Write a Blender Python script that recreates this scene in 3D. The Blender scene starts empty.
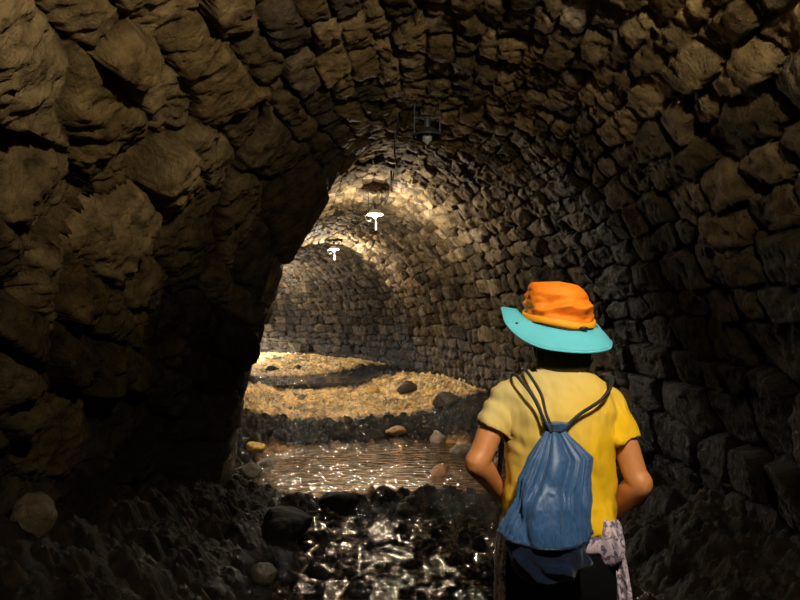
import bpy, bmesh, math, random
import numpy as np
from mathutils import Vector, Matrix, noise as mnoise

R = math.radians
PI = math.pi
scene = bpy.context.scene
col = scene.collection
random.seed(7)

# ------------------------------------------------------------------ helpers
def link(o, parent=None):
    col.objects.link(o)
    if parent is not None:
        o.parent = parent
    return o

def tag(o, label=None, cat=None, group=None, kind=None):
    if label: o['label'] = label
    if cat: o['category'] = cat
    if group: o['group'] = group
    if kind: o['kind'] = kind
    return o

def empty(name, loc, rz=0.0):
    o = bpy.data.objects.new(name, None)
    o.empty_display_size = 0.1
    o.location = loc
    o.rotation_euler = (0, 0, rz)
    return link(o)

def mesh_obj(name, verts, faces, mat, parent=None, smooth=True):
    me = bpy.data.meshes.new(name)
    me.from_pydata([tuple(v) for v in verts], [], [tuple(f) for f in faces])
    me.update()
    if smooth:
        me.polygons.foreach_set('use_smooth', [True] * len(me.polygons))
    if mat: me.materials.append(mat)
    return link(bpy.data.objects.new(name, me), parent)

def grid_obj(name, V, mat, colors=None, attrs=None, parent=None):
    """V: (n, m, 3) array of points -> one quad-grid mesh."""
    n, m, _ = V.shape
    me = bpy.data.meshes.new(name)
    me.vertices.add(n * m)
    me.vertices.foreach_set('co', V.reshape(-1).astype(np.float32))
    idx = np.arange(n * m).reshape(n, m)
    q = np.stack([idx[:-1, :-1], idx[1:, :-1], idx[1:, 1:], idx[:-1, 1:]], -1).reshape(-1, 4)
    nf = len(q)
    me.loops.add(nf * 4)
    me.loops.foreach_set('vertex_index', q.reshape(-1).astype(np.int32))
    me.polygons.add(nf)
    me.polygons.foreach_set('loop_start', (np.arange(nf) * 4).astype(np.int32))
    me.polygons.foreach_set('loop_total', np.full(nf, 4, np.int32))
    me.polygons.foreach_set('use_smooth', np.ones(nf, bool))
    me.update(calc_edges=True)
    if colors is not None:
        ca = me.color_attributes.new('stone_colour', 'FLOAT_COLOR', 'POINT')
        c = np.ones((n * m, 4), np.float32)
        c[:, :3] = colors.reshape(-1, 3)
        ca.data.foreach_set('color', c.reshape(-1))
    for k, a in (attrs or {}).items():
        at = me.attributes.new(k, 'FLOAT', 'POINT')
        at.data.foreach_set('value', a.reshape(-1).astype(np.float32))
    me.materials.append(mat)
    return link(bpy.data.objects.new(name, me), parent)

# ---- numpy hash + value noise
def h32(*a):
    x = np.uint32(2166136261)
    r = None
    for v in a:
        v = np.asarray(v).astype(np.int64).astype(np.uint32)
        r = (v * np.uint32(374761393)) if r is None else (r ^ (v + np.uint32(0x9e3779b9) + (r << np.uint32(6)) + (r >> np.uint32(2))))
        r = (r ^ (r >> np.uint32(15))) * np.uint32(2246822519)
        r = (r ^ (r >> np.uint32(13))) * np.uint32(3266489917)
        r = r ^ (r >> np.uint32(16))
    return r.astype(np.float64) / 4294967296.0

def vnoise(x, y, seed=0):
    xi = np.floor(x); yi = np.floor(y)
    fx = x - xi; fy = y - yi
    fx = fx * fx * fx * (fx * (fx * 6 - 15) + 10); fy = fy * fy * fy * (fy * (fy * 6 - 15) + 10)
    a = h32(xi, yi, seed); b = h32(xi + 1, yi, seed); c = h32(xi, yi + 1, seed); d = h32(xi + 1, yi + 1, seed)
    return (a + (b - a) * fx + (c - a) * fy + (a - b - c + d) * fx * fy) * 2 - 1

def fbm(x, y, oct=4, seed=0, gain=0.5, ridge=False):
    s = 0; amp = 1; tot = 0
    for i in range(oct):
        n = vnoise(x * 2 ** i + 13.7 * i, y * 2 ** i - 7.1 * i, seed + i)
        if ridge: n = 1 - 2 * np.abs(n)
        s = s + amp * n; tot += amp; amp *= gain
    return s / tot

def sstep(a, b, x):
    t = np.clip((x - a) / (b - a), 0, 1)
    return t * t * (3 - 2 * t)

# ------------------------------------------------------------------ materials
def new_mat(name):
    m = bpy.data.materials.new(name)
    m.use_nodes = True
    nt = m.node_tree
    return m, nt, nt.nodes['Principled BSDF']

def nd(nt, typ, **kw):
    n = nt.nodes.new(typ)
    for k, v in kw.items():
        if hasattr(n, k): setattr(n, k, v)
        else: n.inputs[k.replace('_', ' ')].default_value = v
    return n

def lin(r, g, b):
    f = lambda c: c / 12.92 if c <= 0.04045 else ((c + 0.055) / 1.055) ** 2.4
    return (f(r / 255), f(g / 255), f(b / 255), 1)

def simple(name, colr, rough=0.6, metal=0.0, noise_scale=30, var=0.15, bump=0.0, bump_scale=200, spec=0.5, sheen=0.0, emis=None):
    m, nt, b = new_mat(name)
    tc = nd(nt, 'ShaderNodeTexCoord')
    n = nd(nt, 'ShaderNodeTexNoise'); n.inputs['Scale'].default_value = noise_scale; n.inputs['Detail'].default_value = 4
    nt.links.new(tc.outputs['Object'], n.inputs['Vector'])
    mix = nd(nt, 'ShaderNodeMix'); mix.data_type = 'RGBA'
    c2 = tuple(min(1, c * (1 + var)) for c in colr[:3]) + (1,)
    c1 = tuple(c * (1 - var) for c in colr[:3]) + (1,)
    mix.inputs[6].default_value = c1; mix.inputs[7].default_value = c2
    nt.links.new(n.outputs['Fac'], mix.inputs[0])
    nt.links.new(mix.outputs[2], b.inputs['Base Color'])
    b.inputs['Roughness'].default_value = rough; b.inputs['Metallic'].default_value = metal
    b.inputs['Specular IOR Level'].default_value = spec
    if sheen: b.inputs['Sheen Weight'].default_value = sheen
    if bump:
        n2 = nd(nt, 'ShaderNodeTexNoise'); n2.inputs['Scale'].default_value = bump_scale; n2.inputs['Detail'].default_value = 3
        nt.links.new(tc.outputs['Object'], n2.inputs['Vector'])
        bp = nd(nt, 'ShaderNodeBump'); bp.inputs['Strength'].default_value = bump; bp.inputs['Distance'].default_value = 0.004
        nt.links.new(n2.outputs['Fac'], bp.inputs['Height']); nt.links.new(bp.outputs[0], b.inputs['Normal'])
    if emis:
        b.inputs['Emission Color'].default_value = emis[0]; b.inputs['Emission Strength'].default_value = emis[1]
    return m

def stone_material(name, gain=1.0, spec=0.24, wet_rough=0.15, bsc=38, bdist=.05):
    m, nt, b = new_mat(name)
    L = nt.links.new
    tc = nd(nt, 'ShaderNodeTexCoord'); geo = nd(nt, 'ShaderNodeNewGeometry')
    at = nd(nt, 'ShaderNodeAttribute'); at.attribute_name = 'stone_colour'
    wet = nd(nt, 'ShaderNodeAttribute'); wet.attribute_name = 'wetness'
    n1 = nd(nt, 'ShaderNodeTexNoise'); n1.inputs['Scale'].default_value = 9; n1.inputs['Detail'].default_value = 8; n1.inputs['Roughness'].default_value = 0.65
    L(tc.outputs['Object'], n1.inputs['Vector'])
    rp = nd(nt, 'ShaderNodeValToRGB')
    rp.color_ramp.elements[0].position = 0.3; rp.color_ramp.elements[0].color = (0.30 * gain, 0.28 * gain, 0.25 * gain, 1)
    rp.color_ramp.elements[1].position = 0.72; rp.color_ramp.elements[1].color = (1.75 * gain, 1.68 * gain, 1.5 * gain, 1)
    L(n1.outputs['Fac'], rp.inputs[0])
    mul = nd(nt, 'ShaderNodeMix'); mul.data_type = 'RGBA'; mul.blend_type = 'MULTIPLY'; mul.inputs[0].default_value = 1
    L(at.outputs['Color'], mul.inputs[6]); L(rp.outputs[0], mul.inputs[7])
    L(mul.outputs[2], b.inputs['Base Color'])
    n2 = nd(nt, 'ShaderNodeTexNoise'); n2.inputs['Scale'].default_value = 14; n2.inputs['Detail'].default_value = 5
    L(tc.outputs['Object'], n2.inputs['Vector'])
    # roughness : dry 0.75, wet 0.18, broken up by noise
    ad = nd(nt, 'ShaderNodeMath', operation='ADD'); L(wet.outputs['Fac'], ad.inputs[0])
    sb = nd(nt, 'ShaderNodeMath', operation='SUBTRACT'); L(n2.outputs['Fac'], sb.inputs[0]); sb.inputs[1].default_value = 0.5
    L(sb.outputs[0], ad.inputs[1])
    mr = nd(nt, 'ShaderNodeMapRange'); mr.inputs['From Min'].default_value = 0; mr.inputs['From Max'].default_value = 1
    mr.inputs['To Min'].default_value = 0.8; mr.inputs['To Max'].default_value = wet_rough
    L(ad.outputs[0], mr.inputs['Value']); L(mr.outputs[0], b.inputs['Roughness'])
    n3 = nd(nt, 'ShaderNodeTexNoise'); n3.inputs['Scale'].default_value = bsc; n3.inputs['Detail'].default_value = 7; n3.inputs['Roughness'].default_value = 0.7
    mp = nd(nt, 'ShaderNodeMapping'); mp.inputs['Scale'].default_value = (1, 1, 0.6)
    L(tc.outputs['Object'], mp.inputs['Vector']); L(mp.outputs[0], n3.inputs['Vector'])
    bp = nd(nt, 'ShaderNodeBump'); bp.inputs['Strength'].default_value = 0.9; bp.inputs['Distance'].default_value = bdist
    L(n3.outputs['Fac'], bp.inputs['Height']); L(bp.outputs[0], b.inputs['Normal'])
    sm_ = nd(nt, 'ShaderNodeMath', operation='MULTIPLY'); L(wet.outputs['Fac'], sm_.inputs[0]); sm_.inputs[1].default_value = spec
    L(sm_.outputs[0], b.inputs['Specular IOR Level'])
    return m

M_stone = stone_material('wet_masonry')
M_floor = stone_material('stream_bed', 1.0, 0.5, 0.08, 45, .035)
M_rock = {}

def rock_mat(name, c, rough=0.4):
    m, nt, b = new_mat(name); L = nt.links.new
    tc = nd(nt, 'ShaderNodeTexCoord')
    n = nd(nt, 'ShaderNodeTexNoise'); n.inputs['Scale'].default_value = 18; n.inputs['Detail'].default_value = 8; n.inputs['Roughness'].default_value = 0.7
    L(tc.outputs['Object'], n.inputs['Vector'])
    r = nd(nt, 'ShaderNodeValToRGB')
    r.color_ramp.elements[0].position = .3; r.color_ramp.elements[0].color = (c[0] * .45, c[1] * .45, c[2] * .45, 1)
    r.color_ramp.elements[1].position = .7; r.color_ramp.elements[1].color = (min(1, c[0] * 1.4), min(1, c[1] * 1.4), min(1, c[2] * 1.4), 1)
    L(n.outputs['Fac'], r.inputs[0]); L(r.outputs[0], b.inputs['Base Color'])
    b.inputs['Roughness'].default_value = rough; b.inputs['Specular IOR Level'].default_value = .2 if c[0] > .05 else .04
    bp = nd(nt, 'ShaderNodeBump'); bp.inputs['Strength'].default_value = 1.0; bp.inputs['Distance'].default_value = .02
    L(n.outputs['Fac'], bp.inputs['Height']); L(bp.outputs[0], b.inputs['Normal'])
    return m

# ------------------------------------------------------------------ the tunnel
S0, S1 = -4.0, 20.8
# heading of the axis (0 = straight ahead, positive = to the left)
_ss = np.arange(S0, S1 + 0.02, 0.02)
_ps = np.interp(_ss, [-4, 3.9, 5.6, 9.5, 12.5, 15.5, 18.5, 20.5, 24],
                np.radians([0, 0, 13, 15.5, 22, 36, 60, 78, 80]))
_k = np.ones(41) / 41
_ps = np.convolve(np.pad(_ps, 20, 'edge'), _k, 'valid')
_dx = -np.sin(_ps) * 0.02; _dy = np.cos(_ps) * 0.02
_cx = np.cumsum(_dx); _cy = np.cumsum(_dy)
i0 = np.argmin(np.abs(_ss)); _cx -= _cx[i0]; _cy -= _cy[i0]

def axis(s):
    return np.interp(s, _ss, _cx), np.interp(s, _ss, _cy), np.interp(s, _ss, _ps)

W0, H0, ZC = 1.95, 3.1, 0.0
EXT = 0.45
_th = np.linspace(0, PI, 2001)                 # 0 = left foot, PI = right foot
_ex = -W0 * np.cos(_th); _ez = H0 * np.sin(_th)
_arc = np.concatenate([[0], np.cumsum(np.hypot(np.diff(_ex), np.diff(_ez)))])
ARC = _arc[-1]
UL = ARC + 2 * EXT

def width_scale(s):
    # the vaults are built as successive lengths of slightly different size
    b = np.interp(s, [-4, 5.0, 5.12, 11.0, 12.0, 12.35, 24], [1.0, 1.0, 1.05, 1.02, .97, 1.22, 1.24])
    return b

def profile(s, u):
    """lateral offset, height and inward normal on the lining for station s, girth coordinate u"""
    ua = np.clip(u - EXT, 0, ARC)
    th = np.interp(ua, _arc, _th)
    k = width_scale(s)
    x = -W0 * np.cos(th) * k; z = ZC + H0 * np.sin(th) * np.interp(s, [-4, 5.0, 5.12, 11, 12, 12.35, 24], [1, 1, 1.08, 1.05, 1.02, 1.08, 1.08])
    low = np.minimum(u, 0.0) * 0
    z = z - np.clip(EXT - u, 0, None) - np.clip(u - EXT - ARC, 0, None)
    nx = np.cos(th) / W0; nz = -np.sin(th) / H0
    l = np.hypot(nx, nz)
    return x, z, nx / l, nz / l

def make_rows(seed, fn):
    rs = random.Random(seed); e = [-0.3]
    while e[-1] < UL + 0.3:
        e.append(e[-1] + fn(e[-1]) * rs.uniform(0.75, 1.3))
    return np.array(e)

def hA(u):   # big rough boulders on the lower left, voussoirs over the crown
    return float(np.interp(u, [0, 1.2, 2.8, 3.7, 5.3, 6.4, 7.5, 8.5], [.42, .40, .32, .14, .115, .18, .26, .30]))
def hB(u):
    return float(np.interp(u, [0, 2.5, 3.6, 5.3, 6.4, 8.5], [.22, .2, .15, .14, .17, .2]))
LAY = [(make_rows(3, hA), 1.45, 11), (make_rows(5, hB), 1.25, 23), (make_rows(8, hB), 1.2, 37)]

def stones(s, u, edges, ratio, seed, big=0, p=4.5, jit=0.6):
    r0 = np.clip(np.searchsorted(edges, u) - 1, 1, len(edges) - 3)
    F1 = np.full(s.shape, 1e9); F2 = np.full(s.shape, 1e9)
    ID = np.zeros(s.shape, np.int64); DS = np.zeros(s.shape); DU = np.zeros(s.shape); HH = np.zeros(s.shape)
    for dr in (-1, 0, 1):
        r = r0 + dr
        hh = edges[r + 1] - edges[r]; hc = (edges[r + 1] + edges[r]) / 2
        rt = ratio if seed != 11 else np.interp(hc, [2.6, 3.6, 5.3, 6.5], [1.4, 2.4, 2.2, 1.45])
        L = hh * rt * (0.75 + 0.6 * h32(r, seed))
        off = h32(r, seed + 1)
        k0 = np.floor(s / L + off)
        for dk in (-1, 0, 1):
            k = k0 + dk
            cs = (k + 0.5 + (h32(r, k, seed + 2) - 0.5) * jit - off) * L
            cu = hc + (h32(r, k, seed + 3) - 0.5) * (0.25 + .25 * big) * hh
            sz = 0.6 + 0.8 * h32(r, k, seed + 4)
            ds = s - cs; du = u - cu
            sk = (h32(r, k, seed + 5) - 0.5) * (0.35 + .6 * big)            # skewed blocks
            a = np.abs(ds + sk * du) / (0.5 * L * sz); b = np.abs(du + 0.25 * sk * ds) / (0.5 * hh * (0.6 + 0.4 * sz))
            d = (a ** p + b ** p) ** (1 / p)
            new = d < F1
            F2 = np.where(new, F1, np.minimum(F2, d))
            F1 = np.where(new, d, F1)
            ID = np.where(new, (r * 100003 + k).astype(np.int64), ID)
            DS = np.where(new, ds, DS); DU = np.where(new, du, DU); HH = np.where(new, hh, HH)
    return F2 - F1, ID, DS, DU, HH

def lining_height(s, u):
    sec = np.where(s < 5.06, 0, np.where(s < 12.1, 1, 2))
    H = np.zeros(s.shape); C = np.zeros(s.shape + (3,))
    for i, (edges, ratio, seed) in enumerate(LAY):
        msk = sec == i
        if not msk.any(): continue
        ss = s[msk]; uu = u[msk]
        big = sstep(3.6, 2.4, uu) * (1.0 if i == 0 else 0.3)           # rough left wall
        wu = uu + 0.06 * fbm(ss * 1.1, uu * 1.1, 2, seed) + 0.018 * fbm(ss * 7, uu * 7, 2, seed + 5) + big * 0.16 * fbm(ss * .9 + 4, uu * .9, 2, seed + 9)
        if i == 0:   # diagonal lie of the courses on the left wall
            wu = wu + big * 0.28 * (ss - 3)
        ws = ss + 0.05 * fbm(ss * 1.3 + 9, uu * 1.3, 2, seed + 2) + 0.02 * fbm(ss * 8, uu * 8 + 3, 2, seed + 6)
        e, ID, DS, DU, HH = stones(ws, wu, edges, ratio, seed, big)
        rnd = lambda q: h32(ID, seed * 7 + q)
        joint = sstep(0.0, 0.17, e)
        rim = sstep(0.0, 0.45, e)
        tl = 1.1 + 1.0 * big + (.7 if i else 0)
        pl = [0.16 + (rnd(3 * q) - 0.5) * tl * DS / HH + (rnd(3 * q + 1) - 0.5) * tl * DU / HH + (rnd(3 * q + 2) - .5) * .35 for q in range(4)]
        fac = np.minimum(np.minimum(pl[0], pl[1]), np.minimum(pl[2], pl[3]))
        amp = HH * (0.55 + 0.35 * big)
        body = np.clip(fac, -0.55, 0.6) * 0.62 + (rnd(20) - 0.5) * 0.5 + 0.10 * rim
        rot = rnd(25) * 3.1; sa_ = ss * np.cos(rot) + uu * np.sin(rot); ua_ = -ss * np.sin(rot) + uu * np.cos(rot)
        fine = fbm(sa_ * 7, ua_ * 19, 4, seed + 30, 0.6, ridge=True) * 0.016 + fbm(ss * 6, uu * 6, 3, seed + 31) * 0.024 + np.abs(fbm(ss * 11, uu * 11, 3, seed + 33)) * -.02
        h = amp * body * joint - (1 - joint) * (0.045 + (0.12 if i == 0 else .22) * HH) * (0.5 + rnd(27)) + fine * (0.4 + 0.6 * joint) * (1 + 1.2 * big)
        H[msk] = h + 0.05 * fbm(ss * .7, uu * .7, 2, seed + 40)
        # colour of each stone
        t = rnd(31); hue = rnd(32)
        base = np.stack([0.165 + 0.03 * hue, 0.122 + 0.012 * hue, 0.065 - 0.006 * hue], -1)
        grey = np.array([0.125, 0.118, 0.108])
        g = sstep(0.7, 0.98, rnd(33)) * (0.45 if i == 0 else .75)
        base = base * (1 - g[:, None]) + grey * g[:, None]
        c = base * ((0.45 if i == 0 else .3) + (1.1 if i == 0 else 1.35) * t ** 1.3)[:, None]
        joint_tone = sstep(0.0, 0.25, e)  # stone colour darkens towards the joints
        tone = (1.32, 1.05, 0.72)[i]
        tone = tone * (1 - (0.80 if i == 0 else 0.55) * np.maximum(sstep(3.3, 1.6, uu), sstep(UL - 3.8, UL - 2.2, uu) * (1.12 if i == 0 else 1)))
        # gloom towards the end of the first vault, painted into the stone colour
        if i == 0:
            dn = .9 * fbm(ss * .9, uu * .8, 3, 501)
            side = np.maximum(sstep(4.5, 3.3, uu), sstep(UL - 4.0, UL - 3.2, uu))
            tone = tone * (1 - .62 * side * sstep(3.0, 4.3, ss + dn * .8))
        if i: c = c * 0.55 + 0.45 * c.mean(-1, keepdims=True) * np.array([1.12, 1.0, 0.86])
        C[msk] = c * ((0.5 + 0.5 * joint_tone) * tone)[:, None]
    return H, C

def lining_points(s, u):
    x, z, nx, nz = profile(s, u)
    H, C = lining_height(s, u)
    H = H * (1 - .7 * np.exp(-((s - 5.3) / .8) ** 2) * sstep(4.9, 4.0, u))
    H = H + (0.38 * sstep(4.25, 3.2, u) + 0.16 * sstep(3.4, 2.0, u)) * np.exp(-((s - 5.35) / .75) ** 2)
    x = x + nx * H; z = z + nz * H
    ax, ay, ps = axis(s)
    # lateral unit vector to the right of the axis
    rx = np.cos(ps); ry = np.sin(ps)
    return np.stack([ax + rx * x, ay + ry * x, z], -1), C

sg = np.concatenate([np.arange(S0, 1.2, 0.05), np.arange(1.2, 5.0, 0.0135), np.arange(5.0, 5.13, 0.01),
                     np.arange(5.13, 9, 0.018), np.arange(9, 15, 0.024), np.arange(15, S1, 0.035)])
UA, UB = EXT + 2.35, EXT + ARC - 2.35
def ug(a, b): return np.linspace(a, b, int((b - a) / 0.0145) + 1)
for nm, ua, ub, lab in (('wall_left', 0, UA, 'left tunnel wall of large rough brown stones'),
                        ('ceiling', UA, UB, 'vaulted tunnel ceiling of small brown stones'),
                        ('wall_right', UB, UL, 'right tunnel wall of dark rough stones')):
    uu = ug(ua, ub)
    Sg, Ug = np.meshgrid(sg, uu, indexing='ij')
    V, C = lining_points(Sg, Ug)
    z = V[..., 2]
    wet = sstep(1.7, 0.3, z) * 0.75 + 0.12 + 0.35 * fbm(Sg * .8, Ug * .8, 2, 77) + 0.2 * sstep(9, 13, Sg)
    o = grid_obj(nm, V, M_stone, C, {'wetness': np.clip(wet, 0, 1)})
    tag(o, lab, None, None, 'structure')

# ------------------------------------------------------------------ stream bed
def floor_base(s, v):
    z = np.interp(s, [-4, 4.9, 5.5, 5.9, 7.6, 8.0, 8.6, 9.2, 12.2, 12.8, 13.6, 15.2, 24],
                     [0.0, 0.0, 0.04, -0.12, -0.10, 0.02, 0.20, 0.19, 0.22, 0.30, 0.27, 0.36, 0.40])
    wob = fbm(v * .9 + 5, s * .5, 2, 91)
    z = z + 0.05 * wob
    lb = sstep(-0.75, -1.9, v) * np.interp(s, [-4, 2.6, 4.5, 6.5, 8, 24], [0.75, 0.66, 0.42, 0.2, 0.18, 0.1])
    rb = sstep(0.8, 1.9, v) * np.interp(s, [-4, 3, 6, 8, 9.3, 11.2, 12.5, 24], [0.4, 0.4, 0.34, 0.36, 0.32, 0.34, 0.2, 0.1])
    return z + lb + rb

def pebbles(x, y, sc, seed):
    X = x / sc; Y = y / sc
    xi = np.floor(X); yi = np.floor(Y)
    F1 = np.full(x.shape, 9.0); F2 = np.full(x.shape, 9.0); ID = np.zeros(x.shape)
    for i in (-1, 0, 1):
        for j in (-1, 0, 1):
            cx = xi + i + 0.1 + 0.8 * h32(xi + i, yi + j, seed); cy = yi + j + 0.1 + 0.8 * h32(xi + i, yi + j, seed + 1)
            d = np.hypot(X - cx, Y - cy) / (0.7 + 0.6 * h32(xi + i, yi + j, seed + 2))
            n = d < F1
            F2 = np.where(n, F1, np.minimum(F2, d)); F1 = np.where(n, d, F1)
            ID = np.where(n, h32(xi + i, yi + j, seed + 3), ID)
    return sstep(0, 0.7, F2 - F1), ID

def sand_mask(s, v):
    n = 0.55 * fbm(s * 1.3, v * 1.6, 4, 55, .6)
    pool = sstep(5.5, 5.9, s) * sstep(8.0, 7.6, s) * sstep(-1.45, -1.15, v) * sstep(1.35, 1.1, v)
    up = sstep(8.75, 9.1, s + n) * sstep(12.6, 12.2, s + n)
    up2 = sstep(14.2, 14.8, s + n)
    return np.clip(np.maximum(np.maximum(pool, up), up2), 0, 1)

def floor_height(s, v):
    sand = sand_mask(s, v)
    rub = 1 - 0.85 * sand
    p1, i1 = pebbles(s, v, 0.26, 201); p2, i2 = pebbles(s + .3 * i1, v, 0.085, 211); p3, i3 = pebbles(s, v + .2 * i2, 0.04, 221)
    z = floor_base(s, v)
    z = z + rub * (0.10 * (p1 - .6) * (0.2 + i1) + 0.035 * (p2 - .5) * (0.3 + i2) + 0.012 * p3)
    z = z + 0.02 * fbm(s * 3, v * 3, 3, 61) + rub * 0.022 * fbm(s * 16, v * 16, 4, 63, .62, True)
    z = z + sand * (0.030 * p2 * i2 ** 2 * 2 + 0.012 * p3 + 0.03 * fbm(s * 6, v * 9, 3, 65))
    return z, sand, i1, i2, i3

fs = np.concatenate([np.arange(S0, 2.0, 0.06), np.arange(2.0, 6.0, 0.0125), np.arange(6, 9.5, 0.016),
                     np.arange(9.5, 14, 0.024), np.arange(14, S1, 0.05)])
fv = np.linspace(-2.8, 2.8, 393)
Fs, Fv = np.meshgrid(fs, fv, indexing='ij')
Fz, sand, i1, i2, i3 = floor_height(Fs, Fv)
ax, ay, ps = axis(Fs)
FV = np.stack([ax + np.cos(ps) * Fv, ay + np.sin(ps) * Fv, Fz], -1)
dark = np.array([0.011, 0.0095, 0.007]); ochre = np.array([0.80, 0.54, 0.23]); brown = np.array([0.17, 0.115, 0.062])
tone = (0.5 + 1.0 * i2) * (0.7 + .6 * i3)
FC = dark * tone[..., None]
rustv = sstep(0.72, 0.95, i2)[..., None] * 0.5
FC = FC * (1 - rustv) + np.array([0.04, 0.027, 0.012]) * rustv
inpool = (sstep(8.3, 8.0, Fs))[..., None]
sc_ = (ochre * np.clip(0.85 + 0.9 * fbm(Fs * 3, Fv * 6, 4, 71, .65) + .5 * (i3 - .5) + .4 * (i2 - .5), .08, 1.5)[..., None]) * (1 - inpool) + np.array([0.50, 0.30, 0.14]) * (0.75 + 0.4 * i2)[..., None] * inpool
spk = sstep(.18, .42, fbm(Fs * 2.2, Fv * 5, 4, 79, .65))[..., None] * (1 - inpool)
sc_ = sc_ * (1 - .85 * spk) + np.array([.05, .038, .02]) * spk * .85
wht = sstep(.8, .95, i2)[..., None] * (1 - inpool)
sc_ = sc_ * (1 - wht * .6) + np.array([.85, .75, .5]) * wht * .6
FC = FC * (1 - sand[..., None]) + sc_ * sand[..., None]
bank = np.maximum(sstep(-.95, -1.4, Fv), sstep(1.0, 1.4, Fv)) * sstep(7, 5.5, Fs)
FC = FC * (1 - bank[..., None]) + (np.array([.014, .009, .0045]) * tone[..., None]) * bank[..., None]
wet = np.clip(0.95 - 0.72 * bank - 0.45 * sand + 0.2 * fbm(Fs * 2, Fv * 2, 2, 73), 0, 1)
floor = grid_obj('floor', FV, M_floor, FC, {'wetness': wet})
tag(floor, 'wet rubble and sand stream bed on the tunnel floor', None, None, 'structure')

def ground(s, v):
    a = np.array([float(s)]); b = np.array([float(v)])
    z = floor_height(a, b)[0][0]
    x, y, p = axis(a)
    return Vector((float(x[0] + math.cos(p[0]) * v), float(y[0] + math.sin(p[0]) * v), float(z)))

# ---- standing water
def water_mat(name, tint, scale, stretch=2.4, dist=.07, rough=.10, gcol=(.6, .56, .5, 1)):
    m = bpy.data.materials.new(name); m.use_nodes = True
    nt = m.node_tree; nt.nodes.clear(); L = nt.links.new
    out = nd(nt, 'ShaderNodeOutputMaterial')
    tr = nd(nt, 'ShaderNodeBsdfTransparent'); tr.inputs[0].default_value = tint
    gl = nd(nt, 'ShaderNodeBsdfGlossy'); gl.inputs['Roughness'].default_value = rough; gl.inputs['Color'].default_value = gcol
    fr = nd(nt, 'ShaderNodeFresnel'); fr.inputs['IOR'].default_value = 1.33
    mx = nd(nt, 'ShaderNodeMixShader')
    tc = nd(nt, 'ShaderNodeTexCoord')
    mp = nd(nt, 'ShaderNodeMapping'); mp.inputs['Scale'].default_value = (1, stretch, 1)
    nz = nd(nt, 'ShaderNodeTexNoise'); nz.inputs['Scale'].default_value = scale; nz.inputs['Detail'].default_value = 3; nz.inputs['Distortion'].default_value = 0.6
    bp = nd(nt, 'ShaderNodeBump'); bp.inputs['Strength'].default_value = 1.0; bp.inputs['Distance'].default_value = dist
    L(tc.outputs['Object'], mp.inputs[0]); L(mp.outputs[0], nz.inputs['Vector']); L(nz.outputs['Fac'], bp.inputs['Height'])
    L(bp.outputs[0], gl.inputs['Normal']); L(bp.outputs[0], fr.inputs['Normal'])
    L(fr.outputs[0], mx.inputs[0]); L(tr.outputs[0], mx.inputs[1]); L(gl.outputs[0], mx.inputs[2]); L(mx.outputs[0], out.inputs[0])
    return m

def water(name, s0, s1, v0, v1, z, mat, label, step=.04, rough=0):
    ss = np.arange(s0, s1, step); vv = np.arange(v0, v1, step)
    A, B = np.meshgrid(ss, vv, indexing='ij')
    ax, ay, ps = axis(A)
    zz = z + 0.006 * fbm(A * 5, B * 2.5, 3, 301)
    if rough: zz = zz + rough * (fbm(A * 15, B * 12, 3, 311, .55) + .5 * fbm(A * 5 + 3, B * 5, 2, 315))
    o = grid_obj(name, np.stack([ax + np.cos(ps) * B, ay + np.sin(ps) * B, zz], -1), mat)
    tag(o, label, 'water', None, 'stuff')
    return o
water('pool_water', 5.45, 8.25, -1.40, 1.45, 0.0, water_mat('pool_water', (0.86, 0.76, 0.6, 1), 7),
      'shallow brown rippled pool lying in front of the stone step')
water('running_water', 2.0, 5.2, -1.0, 1.0, 0.0, water_mat('running_water', (0.5, 0.45, 0.38, 1), 30, 1.0, .012, .05, (.18, .178, .17, 1)),
      'dark glinting water running over the rubble nearest the camera', .0115, .024)
water('shallow_stream', 12.45, 14.6, -1.9, 1.9, 0.315, water_mat('stream_water', (0.8, 0.78, 0.7, 1), 9),
      'thin dark stream crossing the floor between the two far patches of yellow sand')

# ------------------------------------------------------------------ loose rocks
def rock_mesh(seed, sx, sy, sz):
    rs = random.Random(seed)
    bm = bmesh.new()
    bmesh.ops.create_icosphere(bm, subdivisions=4, radius=1)
    pls = []
    for k in range(9):
        n = Vector((rs.gauss(0, 1), rs.gauss(0, 1), rs.gauss(0, 1))).normalized()
        pls.append((n, rs.uniform(.55, .85)))
    for v in bm.verts:
        p = v.co.copy()
        for n, d in pls:
            t = p.dot(n)
            if t > d: p -= n * (t - d) * 0.9
        p *= 1 + 0.10 * mnoise.fractal(p * 2.2 + Vector((seed, 0, 0)), 1.0, 2.0, 4)
        v.co = (p.x * sx, p.y * sy, p.z * sz)
    me = bpy.data.meshes.new('loose_rock'); bm.to_mesh(me); bm.free()
    me.polygons.foreach_set('use_smooth', [True] * len(me.polygons))
    return me

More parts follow.
